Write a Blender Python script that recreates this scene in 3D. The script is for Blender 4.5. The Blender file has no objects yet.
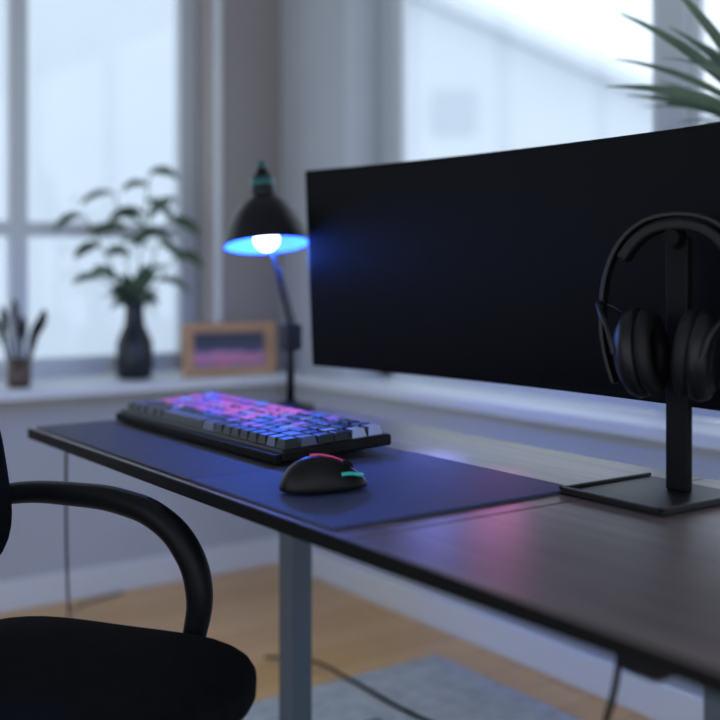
import bpy, bmesh, math, random
from mathutils import Vector, Matrix, Euler
random.seed(4)
S=bpy.context.scene
try:
    S.view_settings.view_transform='Standard'
    S.view_settings.look='None'
except Exception as e: print(e)

# ---------------------------------------------------------------- materials
def mat(name,col,rough=0.5,metal=0.0,spec=0.5,emis=None,es=0.0,var=0.0,scale=20,bump=0.0,bscale=200,coat=0.0,sheen=0.0):
    m=bpy.data.materials.new(name); m.use_nodes=True
    nt=m.node_tree; b=nt.nodes['Principled BSDF']
    b.inputs['Base Color'].default_value=(*col,1); b.inputs['Roughness'].default_value=rough
    b.inputs['Metallic'].default_value=metal; b.inputs['Specular IOR Level'].default_value=spec
    b.inputs['Coat Weight'].default_value=coat; b.inputs['Sheen Weight'].default_value=sheen
    if emis: 
        b.inputs['Emission Color'].default_value=(*emis,1); b.inputs['Emission Strength'].default_value=es
    tc=nt.nodes.new('ShaderNodeTexCoord')
    if var>0:
        n=nt.nodes.new('ShaderNodeTexNoise'); n.inputs['Scale'].default_value=scale; n.inputs['Detail'].default_value=4
        nt.links.new(tc.outputs['Object'],n.inputs['Vector'])
        r=nt.nodes.new('ShaderNodeValToRGB')
        r.color_ramp.elements[0].position=.3; r.color_ramp.elements[1].position=.7
        r.color_ramp.elements[0].color=(*[c*(1-var) for c in col],1)
        r.color_ramp.elements[1].color=(*[min(1,c*(1+var)) for c in col],1)
        nt.links.new(n.outputs['Fac'],r.inputs['Fac']); nt.links.new(r.outputs['Color'],b.inputs['Base Color'])
    if bump>0:
        n=nt.nodes.new('ShaderNodeTexNoise'); n.inputs['Scale'].default_value=bscale
        nt.links.new(tc.outputs['Object'],n.inputs['Vector'])
        bp=nt.nodes.new('ShaderNodeBump'); bp.inputs['Strength'].default_value=bump; bp.inputs['Distance'].default_value=.002
        nt.links.new(n.outputs['Fac'],bp.inputs['Height']); nt.links.new(bp.outputs['Normal'],b.inputs['Normal'])
    return m

def mat_floor():
    m=mat('oak_floor',(.6,.4,.22),.38); nt=m.node_tree; b=nt.nodes['Principled BSDF']
    tc=nt.nodes.new('ShaderNodeTexCoord'); mp=nt.nodes.new('ShaderNodeMapping')
    nt.links.new(tc.outputs['Object'],mp.inputs['Vector'])
    br=nt.nodes.new('ShaderNodeTexBrick'); br.inputs['Scale'].default_value=1
    br.inputs['Brick Width'].default_value=1.3; br.inputs['Row Height'].default_value=.14
    br.inputs['Mortar Size'].default_value=.0015; br.offset=.37
    br.inputs['Color1'].default_value=(.76,.44,.17,1); br.inputs['Color2'].default_value=(.84,.52,.23,1)
    br.inputs['Mortar'].default_value=(.35,.19,.08,1)
    nt.links.new(mp.outputs['Vector'],br.inputs['Vector'])
    mp2=nt.nodes.new('ShaderNodeMapping'); mp2.inputs['Scale'].default_value=(2,30,1)
    nt.links.new(tc.outputs['Object'],mp2.inputs['Vector'])
    n=nt.nodes.new('ShaderNodeTexNoise'); n.inputs['Scale'].default_value=2; n.inputs['Detail'].default_value=6
    nt.links.new(mp2.outputs['Vector'],n.inputs['Vector'])
    mx=nt.nodes.new('ShaderNodeMixRGB'); mx.blend_type='MULTIPLY'; mx.inputs['Fac'].default_value=.22
    nt.links.new(br.outputs['Color'],mx.inputs['Color1']); nt.links.new(n.outputs['Fac'],mx.inputs['Color2'])
    nt.links.new(mx.outputs['Color'],b.inputs['Base Color'])
    return m
def mat_desk():
    m=mat('dark_walnut',(.05,.035,.03),.42,spec=.5,coat=.35); nt=m.node_tree; b=nt.nodes['Principled BSDF']
    b.inputs['Coat Roughness'].default_value=.36
    tc=nt.nodes.new('ShaderNodeTexCoord'); mp=nt.nodes.new('ShaderNodeMapping'); mp.inputs['Scale'].default_value=(28,1.6,4)
    nt.links.new(tc.outputs['Object'],mp.inputs['Vector'])
    n=nt.nodes.new('ShaderNodeTexNoise'); n.inputs['Scale'].default_value=2.2; n.inputs['Detail'].default_value=8; n.inputs['Distortion'].default_value=.6
    nt.links.new(mp.outputs['Vector'],n.inputs['Vector'])
    r=nt.nodes.new('ShaderNodeValToRGB'); r.color_ramp.elements[0].position=.3; r.color_ramp.elements[1].position=.72
    r.color_ramp.elements[0].color=(.085,.067,.070,1); r.color_ramp.elements[1].color=(.185,.145,.142,1)
    nt.links.new(n.outputs['Fac'],r.inputs['Fac']); nt.links.new(r.outputs['Color'],b.inputs['Base Color'])
    return m
def mat_glass():
    m=bpy.data.materials.new('window_glass'); m.use_nodes=True; nt=m.node_tree; nt.nodes.clear()
    o=nt.nodes.new('ShaderNodeOutputMaterial'); t=nt.nodes.new('ShaderNodeBsdfTransparent'); g=nt.nodes.new('ShaderNodeBsdfGlossy')
    g.inputs['Roughness'].default_value=.02; x=nt.nodes.new('ShaderNodeMixShader'); x.inputs[0].default_value=.04
    t.inputs['Color'].default_value=(.97,.985,1,1)
    nt.links.new(t.outputs[0],x.inputs[1]); nt.links.new(g.outputs[0],x.inputs[2]); nt.links.new(x.outputs[0],o.inputs[0]); return m
def mat_picture():
    m=mat('art_print',(.2,.1,.2),.35); nt=m.node_tree; b=nt.nodes['Principled BSDF']
    tc=nt.nodes.new('ShaderNodeTexCoord'); sx=nt.nodes.new('ShaderNodeSeparateXYZ'); nt.links.new(tc.outputs['Generated'],sx.inputs[0])
    n=nt.nodes.new('ShaderNodeTexNoise'); n.inputs['Scale'].default_value=4; nt.links.new(tc.outputs['Generated'],n.inputs['Vector'])
    ad=nt.nodes.new('ShaderNodeMath'); ad.operation='MULTIPLY_ADD'; ad.inputs[1].default_value=.5
    nt.links.new(n.outputs['Fac'],ad.inputs[0]); nt.links.new(sx.outputs['Z'],ad.inputs[2])
    r=nt.nodes.new('ShaderNodeValToRGB'); e=r.color_ramp.elements
    e[0].position=.25; e[0].color=(.10,.14,.34,1); e[1].position=1.0; e[1].color=(.012,.018,.06,1)
    for p,c in((.45,(.55,.15,.30)),(.58,(.42,.20,.40)),(.72,(.03,.045,.13))):
        k=e.new(p); k.color=(*c,1)
    nt.links.new(ad.outputs[0],r.inputs['Fac']); nt.links.new(r.outputs['Color'],b.inputs['Base Color']); return m

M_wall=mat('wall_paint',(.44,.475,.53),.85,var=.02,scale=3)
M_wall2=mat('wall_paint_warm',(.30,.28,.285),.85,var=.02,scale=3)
M_trim=mat('white_trim',(.65,.695,.75),.45)
M_frame=mat('window_frame_paint',(.53,.575,.64),.45)
M_ceil=mat('ceiling_paint',(.55,.55,.57),.9)
M_floor=mat_floor(); M_desk=mat_desk(); M_glass=mat_glass(); M_pic=mat_picture()
M_edge=mat('desk_edge_black',(.004,.004,.005),.6,spec=.12)
M_leg=mat('slate_steel',(.09,.115,.15),.5,metal=.2)
M_black=mat('black_plastic',(.004,.004,.0055),.42,spec=.25)
M_blackm=mat('black_matte',(.004,.004,.005),.6,spec=.15)
M_screen=mat('screen_glass',(.0010,.0012,.002),.33,spec=.10)
M_bezel=mat('monitor_shell',(.002,.002,.003),.5,spec=.08)
M_fabric=mat('chair_fabric',(.005,.0055,.008),.95,spec=.08,bump=.6,bscale=400,var=.3,scale=60)
M_armp=mat('chair_armrest_plastic',(.0035,.0045,.0075),.42,spec=.16)
M_mat1=mat('charcoal_desk_mat',(.040,.043,.060),.65,spec=.4,bump=.3,bscale=900,var=.08)
M_mat2=mat('blue_desk_mat',(.042,.058,.155),.65,spec=.4,bump=.3,bscale=900,var=.08)
M_rug=mat('grey_rug',(.48,.52,.58),.95,spec=.1,bump=1,bscale=250,var=.15,scale=25)
M_leaf=mat('leaf_green',(.050,.090,.055),.5,var=.4,scale=9)
M_leaf2=mat('palm_green',(.10,.16,.11),.5,var=.35,scale=9)
M_vase=mat('dark_glass_vase',(.012,.018,.026),.25,spec=.3)
M_pot=mat('terracotta_pot',(.22,.20,.19),.7,var=.1)
M_cup=mat('brown_glass_cup',(.07,.045,.035),.3)
M_oak=mat('frame_wood',(.42,.24,.13),.5,var=.15,scale=14)
M_matb=mat('frame_mount',(.40,.31,.26),.8)
M_dmetal=mat('dark_metal',(.05,.05,.055),.4,metal=.8)
M_shade=mat('lamp_shade_black',(.004,.005,.009),.38,spec=.25)
M_shin=mat('lamp_shade_inner_glow',(.10,.22,.85),.5,emis=(.01,.10,1),es=.7)  # blue lamplight on the lining put into its colour and emission
M_teal=mat('teal_anodised',(.012,.085,.10),.3,metal=.3)
M_bulb=mat('lamp_bulb',(1,1,1),.3,emis=(.86,.90,1),es=7)
M_pink=mat('pink_led',(.2,.02,.08),.4,emis=(1,.12,.35),es=.28)
M_cyan=mat('teal_led',(.02,.2,.2),.4,emis=(.05,.75,.65),es=.22)
M_pad=mat('leatherette',(.006,.006,.008),.55,spec=.25)
M_cup2=mat('headphone_shell',(.006,.006,.009),.4,spec=.3)
M_house=mat('pale_render',(.71,.75,.79),.9,var=.02,scale=1)
M_roof=mat('pale_roof',(.80,.84,.88),.9)
M_hwin=mat('far_window',(.56,.61,.66),.4)
M_snow=mat('pale_ground',(.7,.72,.74),.9,var=.05,scale=1)

# ---------------------------------------------------------------- helpers
def link(o,parent=None):
    S.collection.objects.link(o)
    if parent: o.parent=parent
    return o
def empty(name,loc=(0,0,0),rot=(0,0,0)):
    e=bpy.data.objects.new(name,None); e.empty_display_size=.1; e.location=loc; e.rotation_euler=rot; return link(e)
def mesh_obj(name,bm,mats,parent=None,smooth=False,loc=(0,0,0),rot=(0,0,0),bevel=0,sub=0,seg=3):
    bmesh.ops.recalc_face_normals(bm,faces=bm.faces)
    me=bpy.data.meshes.new(name); bm.to_mesh(me); bm.free()
    for m in (mats if isinstance(mats,(list,tuple)) else [mats]): me.materials.append(m)
    for p in me.polygons: p.use_smooth=smooth
    o=bpy.data.objects.new(name,me); o.location=loc; o.rotation_euler=rot; link(o,parent)
    if bevel>0:
        b=o.modifiers.new('bevel','BEVEL'); b.width=bevel; b.segments=seg; b.limit_method='ANGLE'
    if sub>0:
        s=o.modifiers.new('sub','SUBSURF'); s.levels=sub; s.render_levels=sub
    return o
def addbox(bm,x0,x1,y0,y1,z0,z1,mi=0):
    vs=[bm.verts.new(p) for p in((x0,y0,z0),(x1,y0,z0),(x1,y1,z0),(x0,y1,z0),(x0,y0,z1),(x1,y0,z1),(x1,y1,z1),(x0,y1,z1))]
    for f in((0,3,2,1),(4,5,6,7),(0,1,5,4),(1,2,6,5),(2,3,7,6),(3,0,4,7)):
        fc=bm.faces.new([vs[i] for i in f]); fc.material_index=mi
    return vs
def boxes(name,bl,mats,parent=None,bevel=0,**k):
    bm=bmesh.new()
    for b in bl: addbox(bm,*b)
    return mesh_obj(name,bm,mats,parent,bevel=bevel,**k)
def addlathe(bm,prof,n=40,mi=0,M=None):
    M=M or Matrix(); rings=[]
    for r,z in prof:
        if r<1e-6: rings.append([bm.verts.new(M@Vector((0,0,z)))])
        else: rings.append([bm.verts.new(M@Vector((r*math.cos(2*math.pi*i/n),r*math.sin(2*math.pi*i/n),z))) for i in range(n)])
    for a,b in zip(rings,rings[1:]):
        for i in range(n):
            j=(i+1)%n
            if len(a)==1 and len(b)==1: continue
            if len(a)==1: f=bm.faces.new((a[0],b[i],b[j]))
            elif len(b)==1: f=bm.faces.new((a[i],b[0],a[j]))
            else: f=bm.faces.new((a[i],b[i],b[j],a[j]))
            f.material_index=mi
def lathe(name,prof,m,parent=None,n=40,loc=(0,0,0),rot=(0,0,0),smooth=True,M=None):
    bm=bmesh.new(); addlathe(bm,prof,n,0,M); return mesh_obj(name,bm,m,parent,smooth,loc,rot)
def tube(name,pts,r,m,parent=None,radii=None,cyc=False,res=6,sx=None):
    c=bpy.data.curves.new(name,'CURVE'); c.dimensions='3D'; c.bevel_depth=r; c.bevel_resolution=4; c.resolution_u=res; c.use_fill_caps=True
    s=c.splines.new('BEZIER'); s.bezier_points.add(len(pts)-1)
    for i,p in enumerate(pts):
        b=s.bezier_points[i]; b.co=p; b.handle_left_type=b.handle_right_type='AUTO'
        if radii: b.radius=radii[i]
    s.use_cyclic_u=cyc
    c.materials.append(m); o=bpy.data.objects.new(name,c); return link(o,parent)
def align(d):
    return Vector(d).normalized().to_track_quat('Z','Y').to_matrix().to_4x4()
def rod(name,a,b,r,m,parent=None,n=20):
    a,b=Vector(a),Vector(b); L=(b-a).length; M=Matrix.Translation(a)@align(b-a)
    e=min(r*.2,.002)
    return lathe(name,[(0,0),(r-e,0),(r,e),(r,L-e),(r-e,L),(0,L)],m,parent,n,M=M)
def leaf(bm,base,d,L,W,droop=.5,seg=7,mi=0,taper=.35,roll=0.0):
    d=Vector(d).normalized(); side=d.cross(Vector((0,0,1)))
    if side.length<.05: side=Vector((1,0,0))
    side.normalize(); side=Matrix.Rotation(roll,3,d)@side
    p=Vector(base); prev=None
    for i in range(seg+1):
        t=i/seg; w=W*math.sin(math.pi*min(1,(t*.94+.03)))**.8*(1-taper*t)
        up=side.cross(d).normalized()
        a=bm.verts.new(p-side*w/2+up*w*.12); b=bm.verts.new(p); c=bm.verts.new(p+side*w/2+up*w*.12)
        if prev:
            for q in((prev[0],prev[1],b,a),(prev[1],prev[2],c,b)):
                f=bm.faces.new(q); f.material_index=mi; f.smooth=True
        prev=(a,b,c); p=p+d*(L/seg); d=(d+Vector((0,0,-droop/seg))).normalized()
        side=(side-d*side.dot(d)).normalized()

DZ=.75           # desk top height
XW,YW=2.158,3.555  # inner faces of the two walls
# ---------------------------------------------------------------- room shell
boxes('floor',[(-2.6,XW+.2,-2.2,YW+.2,-.08,0)],M_floor)
boxes('ceiling',[(-2.6,XW+.2,-2.2,YW+.2,2.6,2.7)],M_ceil)
WT=.20
LX0,LX1=-.65,1.877; LZ0,LZ1=.70,2.35
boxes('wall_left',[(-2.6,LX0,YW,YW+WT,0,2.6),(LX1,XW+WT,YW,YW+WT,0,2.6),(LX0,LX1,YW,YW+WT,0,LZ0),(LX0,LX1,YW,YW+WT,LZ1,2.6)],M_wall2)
RY0,RY1=-.9,3.13
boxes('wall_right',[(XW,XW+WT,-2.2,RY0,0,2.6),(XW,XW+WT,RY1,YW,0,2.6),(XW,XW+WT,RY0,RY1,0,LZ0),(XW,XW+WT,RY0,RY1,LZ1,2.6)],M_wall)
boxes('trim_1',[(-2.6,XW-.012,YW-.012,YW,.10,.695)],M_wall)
boxes('baseboard_left',[(-2.6,XW,YW-.022,YW,0,.10)],M_trim,bevel=.006)
boxes('baseboard_right',[(XW-.022,XW,-2.2,YW-.022,0,.10)],M_trim,bevel=.006)
boxes('trim_2',[(-2.4,XW,3.38,YW+.15,.695,.725)],M_trim,bevel=.006)
boxes('trim_3',[(XW-.06,XW+.15,-1.1,3.37,.690,.725)],M_trim,bevel=.006)
boxes('trim_4',[(LX1,LX1+.02,YW-.012,YW-.0005,.727,LZ1+.05)],M_trim)
def window_left():
    e=empty('window_1',(0,0,0)); y0,y1=YW+.145,YW+.19; b=[]
    z0=.727; z1=LZ1
    b+= [(LX0,LX1,y0,y1,z0,z0+.07),(LX0,LX1,y0,y1,z1-.07,z1),(LX0,LX0+.07,y0,y1,z0,z1),(LX1-.07,LX1,y0,y1,z0,z1)]
    for x in(1.21,.56,-.09): b.append((x-.032,x+.032,y0,y1,z0,z1))
    b.append((LX0,LX1,y0+.005,y1-.005,1.215,1.265))
    boxes('frame',b,M_frame,e,bevel=.004)
    boxes('pane',[(LX0+.02,LX1-.02,y0+.02,y0+.024,z0+.02,z1-.02)],M_glass,e)
window_left()
def window_right():
    e=empty('window_2',(0,0,0)); x0,x1=XW+.145,XW+.19; b=[]; z0=.727; z1=LZ1
    b+= [(x0,x1,RY0,RY1,z0,z0+.06),(x0,x1,RY0,RY1,z1-.07,z1),(x0,x1,RY0,RY0+.08,z0,z1),(x0,x1,RY1-.09,RY1,z0,z1)]
    for y in(1.85,.66): b.append((x0-.01,x1,y-.045,y+.045,z0,z1))
    boxes('frame',b,M_frame,e,bevel=.004)
    b=[]
    for a,c in((1.895,3.04),(.705,1.805)):
        b+=[(x0+.01,x0+.03,a,a+.03,z0+.06,z1-.07),(x0+.01,x0+.03,c-.03,c,z0+.06,z1-.07)]
    boxes('sash',b,M_trim,e)
    boxes('pane',[(x0+.02,x0+.024,RY0+.02,RY1-.02,z0+.02,z1-.02)],M_glass,e)
window_right()
boxes('area_rug',[(-.1,1.98,.3,2.42,.0,.012)],M_rug,bevel=.005)

# ---------------------------------------------------------------- outside
def cam2w(lat,t): return (t*.5785+lat*.8157, t*.8157-lat*.5785)
def house(name,lat,t,w,d,eave,peak,pk,wins,z0=-3):
    x,y=cam2w(lat,t); e=empty(name,(x,y,0),(0,0,-math.radians(35.34)))
    bm=bmesh.new()
    pts=[(-w/2,z0),(w/2,z0),(w/2,eave),(pk,peak),(-w/2,eave)]
    A=[bm.verts.new((p[0],0,p[1])) for p in pts]; B=[bm.verts.new((p[0],d,p[1])) for p in pts]
    bm.faces.new(A); bm.faces.new(B[::-1])
    for i in range(5):
        j=(i+1)%5; bm.faces.new((A[i],B[i],B[j],A[j]))
    mesh_obj('walls',bm,M_house,e)
    bm=bmesh.new()
    for s,(xe) in((1,w/2+.3),(-1,-w/2-.3)):
        sl=(peak-eave)/(abs((w/2)-s*pk)); ze=eave-sl*.3
        vs=[(pk,peak+.02),(xe,ze+.02),(xe,ze+.17),(pk,peak+.19)]
        a=[bm.verts.new((p[0],-.3,p[1])) for p in vs]; b=[bm.verts.new((p[0],d+.3,p[1])) for p in vs]
        bm.faces.new(a); bm.faces.new(b[::-1])
        for i in range(4):
            j=(i+1)%4; bm.faces.new((a[i],b[i],b[j],a[j]))
    mesh_obj('roof',bm,M_roof,e)
    boxes('windows',[(a,b,-.04,.02,c,dd) for a,b,c,dd in wins],M_hwin,e)
house('neighbour_house',1.35,12,4.9,6,2.65,4.35,-1.4,[(-.55,-.10,2.60,3.05),(1.0,1.8,.3,1.2)])
house('neighbour_house.001',-6.4,19,8.5,6,9.4,11.4,0,[(-2.6,-1.6,2,3.2)])
boxes('garden_ground',[(-25,25,YW+.3,40,-3.1,-3.0),(XW+.3,35,-20,YW+.3,-3.1,-3.0)],M_snow)

# ---------------------------------------------------------------- desk
desk=empty('standing_desk')
DX0,DX1,DY0,DY1=.813,1.546,.55,2.41
bm=bmesh.new(); addbox(bm,DX0,DX1,1.175,DY1,DZ-.020,DZ); addbox(bm,DX0,DX1,DY0,1.172,DZ-.020,DZ)
mesh_obj('desktop',bm,M_desk,desk,bevel=.002)
boxes('edge_band',[(DX0-.004,DX0,DY0,DY1,DZ-.022,DZ-.001),(DX0-.004,DX1,DY1,DY1+.004,DZ-.022,DZ-.001),(DX0-.004,DX1,DY0-.004,DY0,DZ-.022,DZ-.001)],M_edge,desk,bevel=.001)
boxes('under_frame',[(DX0+.12,DX1-.12,2.02,2.08,DZ-.055,DZ-.021),(DX0+.12,DX1-.12,.90,.96,DZ-.055,DZ-.021),(1.24,1.32,.96,2.02,DZ-.055,DZ-.021)],M_edge,desk,bevel=.003)
for i,y in enumerate((2.05,.93)):
    boxes('leg_%d'%(i+1),[(1.253,1.307,y-.027,y+.027,.05,DZ-.055),(.95,1.53,y-.035,y+.035,.013,.050)],M_leg,desk,bevel=.004)
boxes('power_strip_housing',[(.965,1.035,.66,.88,.682,.7285)],M_blackm,desk,bevel=.008)
boxes('power_strip_plugs',[(.97,1.02,.80,.86,.640,.684),(.975,1.02,.71,.76,.650,.684)],M_black,desk,bevel=.010)

boxes('desk_mat',[(.822,1.288,1.650,2.398,DZ+.0005,DZ+.004)],M_mat1,bevel=.001)
boxes('mouse_pad',[(.822,1.290,1.222,1.645,DZ+.0005,DZ+.005)],M_mat2,bevel=.001)

# ---------------------------------------------------------------- keyboard
kb=empty('mechanical_keyboard',(1.125,2.008,DZ+.0215),(0,math.radians(-2.5),0))
KL,KW=.715,.240
boxes('case',[(-KW/2,KW/2,-KL/2,KL/2,-.006,.016)],M_black,kb,bevel=.005)
boxes('wrist_lip',[(-KW/2-.012,-KW/2+.004,-KL/2+.004,KL/2-.004,-.007,.010)],M_blackm,kb,bevel=.003)
kmats=[mat('key_dark',(.012,.015,.026),.42),mat('key_slate',(.085,.11,.20),.38),
       mat('key_pink',(.42,.10,.24),.5,emis=(1,.20,.48),es=.30),mat('key_violet',(.22,.11,.44),.5,emis=(.55,.20,1),es=.25),mat('key_blue',(.06,.12,.38),.5,emis=(.10,.27,1),es=.18),
       mat('key_ice',(.26,.33,.52),.4,emis=(.38,.5,1),es=.12)]
bm=bmesh.new()
rows=6; px=(KW-.02)/rows
def key(x,y,w,d,h,mi):
    z=.016; s=.0035
    b=[(x-d/2,y-w/2,z),(x+d/2,y-w/2,z),(x+d/2,y+w/2,z),(x-d/2,y+w/2,z)]
    t=[(x-d/2+s,y-w/2+s,z+h),(x+d/2-s,y-w/2+s,z+h),(x+d/2-s,y+w/2-s,z+h),(x-d/2+s,y+w/2-s,z+h)]
    B=[bm.verts.new(p) for p in b]; T=[bm.verts.new(p) for p in t]
    f=bm.faces.new(T); f.material_index=mi
    for i in range(4):
        j=(i+1)%4; f=bm.faces.new((B[i],B[j],T[j],T[i])); f.material_index=mi if random.random()<.4 else 0
for r in range(rows):
    x=-KW/2+.01+px*(r+.5); y=-KL/2+.012
    while y<KL/2-.03:
        w=.0335
        if r==0 and abs(y-.06)<.1: w=.19
        elif random.random()<.12: w=.05
        if y+w>KL/2-.012: w=KL/2-.012-y
        c=y+w/2; fr=(c+KL/2)/KL   # 1 = far/left end
        q=random.random()
        if fr>.40 and r>=2: mi=2 if q<.60 else (3 if q<.85 else 5)
        elif fr>.2: mi=3 if q<.25 else (4 if q<.4 else (1 if q<.7 else (5 if q<.82 else 0)))
        else: mi=1 if q<.50 else (4 if q<.58 else (5 if q<.70 else 0))
        if r==0: mi=0 if q<.5 else 1
        key(x,c,w-.003,px-.003,.014+.001*abs(r-2.5),mi); y+=w
mesh_obj('keycaps',bm,kmats,kb,bevel=.0012,seg=2)
boxes('feet',[(KW/2-.03,KW/2-.01,-.28,-.24,-.020,-.005),(KW/2-.03,KW/2-.01,.24,.28,-.020,-.005),(-KW/2+.01,-KW/2+.03,-.28,-.24,-.011,-.005),(-KW/2+.01,-KW/2+.03,.24,.28,-.011,-.005)],M_blackm,kb)

# ---------------------------------------------------------------- mouse
ms=empty('computer_mouse',(.945,1.43,DZ+.006),(0,0,math.radians(-12)))
bm=bmesh.new(); bmesh.ops.create_uvsphere(bm,u_segments=40,v_segments=24,radius=1)
def mz(x,y):
    X=x/.072; wy=.040*(1-.12*math.cos(X*2.2))*(1-.06*X); hz=.048*(1-.28*X-.12*X*X)
    return hz*math.sqrt(max(0,1-X*X-(y/wy)**2))+.006
for v in bm.verts:
    x,y,z=v.co; 
    wy=.040*(1-.12*math.cos(x*2.2)); hz=.048*(1-.28*x-.12*x*x)
    v.co=(x*.072,y*wy*(1-.06*x), (z*hz if z>0 else z*.006)+.006)
mesh_obj('shell',bm,M_black,ms,True)
lathe('scroll_wheel',[(0,-.004),(.010,-.004),(.0115,0),(.010,.004),(0,.004)],M_blackm,ms,24,loc=(.038,0,.034),rot=(math.pi/2,0,0))
def strip(name,xy,r,m): tube(name,[(a,b,mz(a,b)+.0004) for a,b in xy],r,m,ms)
strip('button_seam',[(.064,0),(.05,0),(.02,0),(-.01,0)],.0008,M_blackm)
strip('front_light_strip',[(.064,.004),(.060,-.010),(.050,-.019),(.034,-.025),(.018,-.029)],.0028,M_cyan)
strip('palm_light_strip',[(-.020,.006),(-.008,.007),(.006,.005),(.022,.003),(.032,.003)],.0030,M_pink)

# ---------------------------------------------------------------- monitor
mon=empty('ultrawide_monitor')
MC,MH=1.348,.787
def mx(y): return 1.462-.085*((y-MC)/MH)**2
def slab(name,y0,y1,z0,z1,f,b,m,bev=0,par=mon):
    bm=bmesh.new(); n=48; R=[]
    for i in range(n+1):
        y=y0+(y1-y0)*i/n; x=mx(y); q=[]
        for zz,o in((z0,f),(z0,b),(z1,b),(z1,f)):
            q.append(bm.verts.new((x+o-(zz-.885)*.045,y,zz)))
        R.append(q)
    for a,c in zip(R,R[1:]):
        for i in range(4):
            j=(i+1)%4; bm.faces.new((a[i],a[j],c[j],c[i]))
    bm.faces.new(R[0]); bm.faces.new(R[-1][::-1])
    return mesh_obj(name,bm,m,par,bevel=bev)
slab('shell',MC-MH,MC+MH,.879,1.328,0,.03,M_bezel,.004)
slab('screen',MC-MH+.008,MC+MH-.008,.894,1.320,-.0012,.002,M_screen)
slab('rear_bulge',MC-.3,MC+.3,.97,1.25,.028,.055,M_bezel,.006)
rod('arm_post',(1.522,1.065,DZ+.012),(1.522,1.065,1.10),.016,M_black,mon)
boxes('desk_clamp',[(1.49,1.556,1.035,1.095,DZ+.0005,DZ+.012),(1.548,1.556,1.035,1.095,DZ-.03,DZ+.012),(1.50,1.556,1.035,1.095,DZ-.036,DZ-.026)],M_black,mon,bevel=.002)
rod('arm_lower',(1.525,1.065,1.09),(1.62,1.20,1.10),.015,M_black,mon)
rod('arm_upper',(1.62,1.20,1.10),(1.525,MC,1.10),.015,M_black,mon)
boxes('mount_plate',[(1.508,1.53,MC-.05,MC+.05,1.05,1.15)],M_black,mon,bevel=.002)

# ---------------------------------------------------------------- headphone stand + headphones
HX,HY=1.360,1.105
hs=empty('headphone_stand',(HX,HY,DZ))
boxes('base',[(-.115,.095,-.085,.115,.001,.008)],M_black,hs,bevel=.003)
boxes('base_rim',[(-.115,-.108,-.085,.115,.008,.013),(-.115,.095,.108,.115,.008,.013),(-.115,.095,-.085,-.078,.008,.013)],M_dmetal,hs,bevel=.001)
SX=.032
boxes('stem',[(SX-.007,SX+.007,-.019,.023,.008,.400)],M_blackm,hs,bevel=.003)
hr=math.atan2(-.94,.35)
e=empty('over_ear_headphones',(HX+.012,HY-.012,0),(0,0,hr))   # local x = ear to ear axis, local y = towards the monitor
tube('cradle',[(SX,0,.392),(.015,-.008,.404),(-.004,-.012,.400)],.013,M_blackm,hs)
ZT=1.195
pts=[]
for i in range(15):
    a=math.pi*(i/14); c=math.cos(a); s=math.sin(a)
    pts.append((-.122*math.copysign(abs(c)**.85,c),0,1.02+(ZT-.008-1.02)*s**.85))
pts=[(-.100,0,.92),(-.117,0,.97)]+pts+[(.117,0,.97),(.100,0,.92)]
def band(name,pts,w,t,m,par):
    bm=bmesh.new(); R=[]
    P=[Vector(p) for p in pts]
    for i,p in enumerate(P):
        tg=(P[min(i+1,len(P)-1)]-P[max(i-1,0)]).normalized(); nr=Vector((tg.z,0,-tg.x))
        R.append([bm.verts.new(p+Vector((0,sy*w/2,0))+nr*sn*t/2) for sy,sn in((-1,-1),(1,-1),(1,1),(-1,1))])
    for a,c in zip(R,R[1:]):
        for i in range(4):
            j=(i+1)%4; bm.faces.new((a[i],a[j],c[j],c[i]))
    bm.faces.new(R[0]); bm.faces.new(R[-1][::-1])
    return mesh_obj(name,bm,m,par,True,bevel=min(t,w)*.25,seg=2,sub=1)
band('headband',pts,.024,.008,M_cup2,e)
pp=[(p[0]*.88,0,p[2]-.016) for p in pts if p[2]>1.12]
band('headband_cushion',pp,.034,.018,M_pad,e)
for sgn,nm in((-1,'1'),(1,'2')):
    cz=.974; tilt=Matrix.Rotation(sgn*math.radians(6),4,'Y')
    yo=-.034
    Mx=Matrix.Translation((sgn*.042,yo,cz))@tilt@Matrix.Rotation(sgn*math.pi/2,4,'Y')@Matrix.Diagonal((1.38,1.12,1,1))
    lathe('ear_cup_'+nm,[(0,.034),(.022,.034),(.028,.030),(.038,.029),(.046,.022),(.050,.010),(.049,0),(.0,0)],M_cup2,e,40,M=Mx)
    prof=[(.036+.013*math.cos(t),-.012+.014*math.sin(t)) for t in [2*math.pi*k/14 for k in range(15)]]
    lathe('ear_pad_'+nm,prof,M_pad,e,40,M=Mx)
    lathe('cup_ring_'+nm,[(.030,.0305),(.033,.0335),(.036,.0305)],M_dmetal,e,40,M=Mx)
    tube('yoke_'+nm,[(sgn*.066,yo-.060,cz),(sgn*.080,yo-.052,cz+.040),(sgn*.104,yo-.022,cz+.066),(sgn*.117,0,cz+.072),(sgn*.104,yo+.040,cz+.066),(sgn*.080,yo+.056,cz+.040),(sgn*.066,yo+.060,cz)],.004,M_cup2,e)
    rod('pivot_%s'%nm,(sgn*.070,yo+.004,cz),(sgn*.114,0,.99),.006,M_cup2,e)

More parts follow.
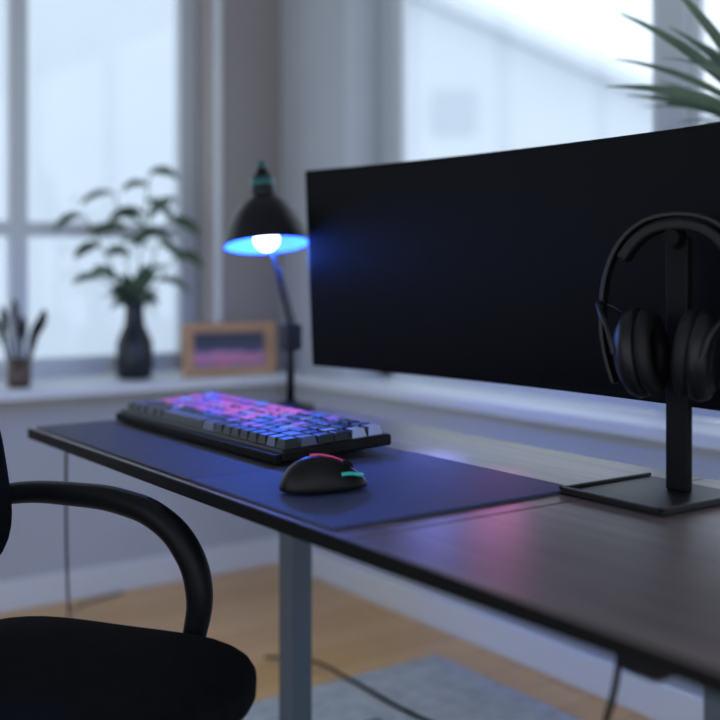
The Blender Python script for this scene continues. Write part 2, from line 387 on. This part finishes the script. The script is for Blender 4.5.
# ---------------------------------------------------------------- desk lamp
lx,ly=1.45,2.345
lamp=empty('desk_lamp',(lx,ly,DZ))
lathe('base',[(0,.0005),(.060,.0005),(.062,.004),(.060,.014),(.03,.018),(.016,.024),(0,.024)],M_black,lamp)
rod('lower_pole',(0,0,.02),(0,0,.20),.010,M_black,lamp)
boxes('elbow_joint',[(-.022,.022,-.022,.022,.150,.215)],M_black,lamp,bevel=.006)
hd=Vector((-.126,-.098,.0))
rod('upper_arm',(0,0,.205),(hd.x*.95,hd.y*.95,.435),.0055,M_dmetal,lamp)
rod('arm_spring',(.006,-.010,.215),(hd.x*.62+.004,hd.y*.62-.010,.355),.003,M_dmetal,lamp)
# shade tips towards the room and towards the screen
tipd=Vector((-.5785,-.8157,0))*.85+Vector((.8157,-.5785,0))*.40; ax=Vector((0,0,1)).cross(tipd)
HS=.95
Mh=Matrix.Translation((hd.x,hd.y,.408))@Matrix.Rotation(math.radians(-11),4,ax)@Matrix.Diagonal((HS,HS,HS,1))
outer=[(.108,0),(.106,.012),(.098,.042),(.082,.076),(.060,.104),(.036,.122),(.026,.128)]
inner=[(.021,.120),(.056,.100),(.078,.073),(.094,.040),(.102,.012),(.104,.001)]
bm=bmesh.new(); addlathe(bm,outer+[(0,.128)],48,0,Mh); addlathe(bm,[(.108,0),(.104,.001)],48,0,Mh)
mesh_obj('shade',bm,M_shade,lamp,True)
lathe('shade_lining',[(0,.121)]+inner,M_shin,lamp,48,M=Mh)
lathe('socket_cap',[(.028,.124),(.031,.134),(.029,.175),(.022,.182),(.016,.184),(.016,.196),(.0,.198)],M_shade,lamp,32,M=Mh)
lathe('socket_ring',[(.0305,.150),(.0315,.152),(.0305,.168),(.0285,.172)],M_teal,lamp,32,M=Mh)
lathe('switch_knob',[(0,-.012),(.010,-.012),(.012,-.008),(.012,.010),(.0,.012)],M_teal,lamp,20,M=Mh@Matrix.Translation((.0,0,.204)))
lathe('bulb',[(0,-.014),(.016,-.010),(.028,.002),(.032,.016),(.028,.032),(.017,.050),(.013,.09),(.0,.092)],M_bulb,lamp,28,M=Mh)
L=bpy.data.lights.new('lamp_glow','POINT'); L.color=(.03,.15,1); L.energy=11.0; L.shadow_soft_size=.025
lo=bpy.data.objects.new('lamp_glow',L); link(lo,lamp); lo.location=Mh@Vector((0,0,-.020))

# ---------------------------------------------------------------- chair
ch=empty('office_chair',(.536,1.578,0),(0,0,math.radians(-56)))
def cushion(name,sx,sy,sz,z,m,dish=.02,px=4.0,ox=0):
    bm=bmesh.new(); bmesh.ops.create_uvsphere(bm,u_segments=64,v_segments=32,radius=1)
    for v in bm.verts:
        x,y,zz=v.co; r=math.hypot(x,y)
        if r>1e-5:
            k=(abs(x/r)**px+abs(y/r)**px)**(-1/px); rr=r**.55
            X=x/r*k*rr; Y=y/r*k*rr
        else: X=Y=0
        Z=math.copysign(abs(zz)**.7,zz)
        q=Z*sz/2
        if zz>0: q-=dish*(1-min(1,X*X*.8+Y*Y))
        v.co=(X*sx/2+ox,Y*sy/2,z+q)
    return mesh_obj(name,bm,m,ch,True)
cushion('seat',.56,.53,.130,.471,M_fabric,.010,3.8,.012)
cushion('seat_pan',.46,.44,.03,.405,M_armp,0)
bm=bmesh.new(); bmesh.ops.create_uvsphere(bm,u_segments=48,v_segments=32,radius=1)
for v in bm.verts:
    x,y,z=v.co; r=math.hypot(y,z)
    if r>1e-5:
        k=(abs(y/r)**3.5+abs(z/r)**3.5)**(-1/3.5); rr=r**.6; Y=y/r*k*rr; Z=z/r*k*rr
    else: Y=Z=0
    v.co=(x*.032-.293+.055*Y*Y-.035*Z,Y*.240,.758+Z*.185)
mesh_obj('backrest',bm,M_fabric,ch,True)
tube('back_support',[(-.05,0,.39),(-.22,0,.40),(-.32,0,.46),(-.335,0,.60),(-.32,0,.72)],.022,M_armp,ch)
for s,nm in((1,'1'),(-1,'2')):
    tube('armrest_'+nm,[(-.285,s*.235,.700),(-.24,s*.262,.709),(-.12,s*.272,.714),(-.02,s*.272,.707),(.050,s*.27,.685),(.098,s*.27,.642),(.123,s*.27,.58),(.120,s*.265,.51),(.10,s*.24,.43),(.07,s*.17,.405)],.0200,M_armp,ch,res=12,radii=[.8,.95,1.05,1.1,1.15,1.2,1.15,1.0,.85,.8])
rod('gas_lift',(0,0,.09),(0,0,.40),.026,M_armp,ch)
lathe('hub',[(0,.06),(.045,.06),(.05,.08),(.04,.115),(.0,.12)],M_armp,ch)
for i in range(5):
    a=2*math.pi*i/5+.3; c,s=math.cos(a),math.sin(a)
    tube('foot_%d'%(i+1),[(c*.03,s*.03,.095),(c*.15,s*.15,.090),(c*.27,s*.27,.068)],.018,M_armp,ch,radii=[1.2,1,.75])
    Mc=Matrix.Translation((c*.27,s*.27,.0395))@Matrix.Rotation(a+1.2,4,'Z')@Matrix.Rotation(math.pi/2,4,'X')
    lathe('castor_%d'%(i+1),[(0,-.022),(.022,-.022),(.027,-.016),(.027,.016),(.022,.022),(0,.022)],M_blackm,ch,24,M=Mc)

# ---------------------------------------------------------------- sill plant in vase
SZ=.7255
pl=empty('potted_plant',(1.560,3.545,SZ))
lathe('vase',[(0,0),(.052,0),(.062,.010),(.065,.06),(.062,.125),(.048,.16),(.036,.185),(.032,.235),(.036,.272),(.033,.272),(.028,.235),(.024,.2),(0,.2)],M_vase,pl)
bm=bmesh.new()
R=Vector((.8157,-.5785,0)); F=Vector((.5785,.8157,0))
def stem_leaves(a,b,h,n,bend=.3):
    tip=R*a+F*b+Vector((0,0,h)); base=Vector((0,0,.20)); mid=base.lerp(tip,.55)-R*a*bend*.4
    P=[(1-t)**2*base+2*t*(1-t)*mid+t*t*tip for t in [k/10 for k in range(11)]]
    tube('stem',[P[0],P[3],P[6],P[10]],.003,M_leaf,pl)
    for k in range(n):
        t=.60+.40*k/(n-1); p=P[min(10,int(t*10))]
        sg=-1 if k%2 else 1
        d=R*(sg*random.uniform(.7,1.1)+a*2.0)+F*random.uniform(-.3,.15)+Vector((0,0,random.uniform(-.1,.6)))
        leaf(bm,p,d,random.uniform(.10,.14),random.uniform(.040,.050),random.uniform(1.0,2.0),taper=.2,roll=random.choice((-1,1))*random.uniform(.5,1.2))
for sp in((-.17,-.02,.56,4),(-.07,.01,.64,4),(.05,.01,.71,5),(.15,-.02,.62,4),(.14,.0,.42,3),(-.14,-.02,.38,3)):
    stem_leaves(*sp)
for k in range(12):
    d=R*random.uniform(-1,1)+F*random.uniform(-.4,.2)+Vector((0,0,random.uniform(-.1,1.2)))
    leaf(bm,(0,0,.27),d,random.uniform(.09,.14),.05,1.3,taper=.2,roll=random.uniform(-1.3,1.3))
mesh_obj('leaves',bm,M_leaf,pl,True)

# cup of brushes
cu=empty('brush_cup',(1.145,3.50,SZ))
lathe('cup',[(0,0),(.034,0),(.037,.004),(.040,.09),(.037,.09),(.034,.008),(0,.008)],M_cup,cu)
for i,(a,b,h,r) in enumerate(((-.05,.0,.24,.012),(-.02,.02,.26,.010),(.015,-.01,.21,.014),(.075,.01,.23,.015),(.045,.02,.19,.010),(-.07,.01,.20,.010))):
    t=R*a+F*b+Vector((0,0,h)); s=R*a*.2+Vector((0,0,.012))
    rod('handle_%d'%i,s,t,.0045,M_blackm,cu,10)
    d=(t-s).normalized(); Mb=Matrix.Translation(t-d*.07)@align(d)
    lathe('bristles_%d'%i,[(0,0),(.005,0),(r,.035),(r,.060),(.005,.088),(0,.09)],M_blackm,cu,14,M=Mb)

# picture frame
pf=empty('picture_frame',(1.875,3.435,SZ),(math.radians(-7),0,math.radians(-10)))
W,H=.172,.188
boxes('frame',[(-W,W,-.01,.01,.001,.032),(-W,W,-.01,.01,H-.030,H),(-W,-W+.036,-.01,.01,.030,H-.028),(W-.036,W,-.01,.01,.030,H-.028)],M_oak,pf,bevel=.003)
boxes('mount',[(-W+.030,W-.030,-.001,.006,.026,H-.026)],M_matb,pf)
boxes('print',[(-W+.042,W-.042,-.003,-.0011,.036,H-.034)],M_pic,pf)
boxes('easel_back',[(-.03,.03,.012,.016,.004,H*.7)],M_oak,pf,rot=(math.radians(-10),0,0))

# strap-leaved palm on the right-hand sill
pm=empty('potted_palm',(2.165,1.46,SZ))
lathe('pot',[(0,0),(.050,0),(.053,.004),(.068,.125),(.072,.13),(.072,.145),(.066,.145),(.062,.12),(0,.12)],M_pot,pm)
tube('trunk',[(0,0,.12),(.008,.01,.35),(0,0,.68)],.016,M_pot,pm,radii=[1.2,1,.9])
bm=bmesh.new()
for i in range(46):
    a=random.uniform(-1,1); el=random.uniform(-.1,1.2)
    d=Vector((-.25*random.random()-.05,0,el))+Vector((-.15,1,0))*a*1.1
    leaf(bm,(0,0,.66+random.uniform(-.04,.05)),d,random.uniform(.24,.36),random.uniform(.024,.034),random.uniform(.4,1.1),9,taper=.5,roll=random.uniform(-1.3,1.3))
for (a,h,L_) in((-.9,.55,.40),(-.75,.95,.44),(-.45,1.0,.44),(-.25,1,.42),(-.95,.8,.40)):
    leaf(bm,(0,0,.68),R*a+Vector((-.12,0,h)),L_,.034,.6,9,taper=.5,roll=random.choice((-1,1)))
mesh_obj('fronds',bm,M_leaf2,pm,True)

# ---------------------------------------------------------------- cables
tube('power_cable',[(.90,2.418,.728),(.91,2.45,.62),(.97,2.60,.33),(1.15,3.05,.10),(1.33,3.44,.012),(1.5,3.50,.012)],.003,M_blackm)
tube('power_cable.001',[(1.56,2.66,.018),(1.64,2.59,.018),(1.66,2.40,.018),(1.655,2.13,.018),(1.70,1.8,.018)],.0045,M_blackm)
tube('power_cable.002',[(1.005,.885,.675),(1.0,.885,.62),(.975,.895,.52),(.98,.91,.38),(1.05,.94,.2),(1.15,1.02,.03)],.004,M_blackm)

# ---------------------------------------------------------------- light
w=bpy.data.worlds.new('overcast'); S.world=w; w.use_nodes=True
bg=w.node_tree.nodes['Background']; bg.inputs[0].default_value=(.80,.895,1,1); bg.inputs[1].default_value=1.48
def spot(name,loc,tgt,col,en,ang,r,par=None):
    L=bpy.data.lights.new(name,'SPOT'); L.color=col; L.energy=en; L.spot_size=math.radians(ang); L.spot_blend=1; L.shadow_soft_size=r
    o=bpy.data.objects.new(name,L); link(o,par); o.location=loc; o.rotation_euler=(Vector(tgt)-Vector(loc)).to_track_quat('-Z','Y').to_euler()
spot('added_pink_spot',(1.425,1.555,.870),(1.09,1.20,DZ),(1,.24,.74),.36,50,.06,mon)  # added spot without a fitting, for the pink glow on the desk
spot('added_blue_spot',(1.425,1.74,.870),(1.00,1.45,DZ),(.22,.25,1),1.2,85,.07,mon)  # added spot without a fitting, tints the mouse pad blue

# ---------------------------------------------------------------- camera
cam=bpy.data.cameras.new('camera'); co=bpy.data.objects.new('camera',cam); link(co)
co.location=(0,0,1.10); co.rotation_euler=(math.pi/2,0,-math.radians(35.34))
cam.lens=55; cam.sensor_width=36; cam.shift_y=-.125; cam.clip_start=.05
cam.dof.use_dof=True; cam.dof.focus_distance=1.85; cam.dof.aperture_fstop=1.5
S.camera=co
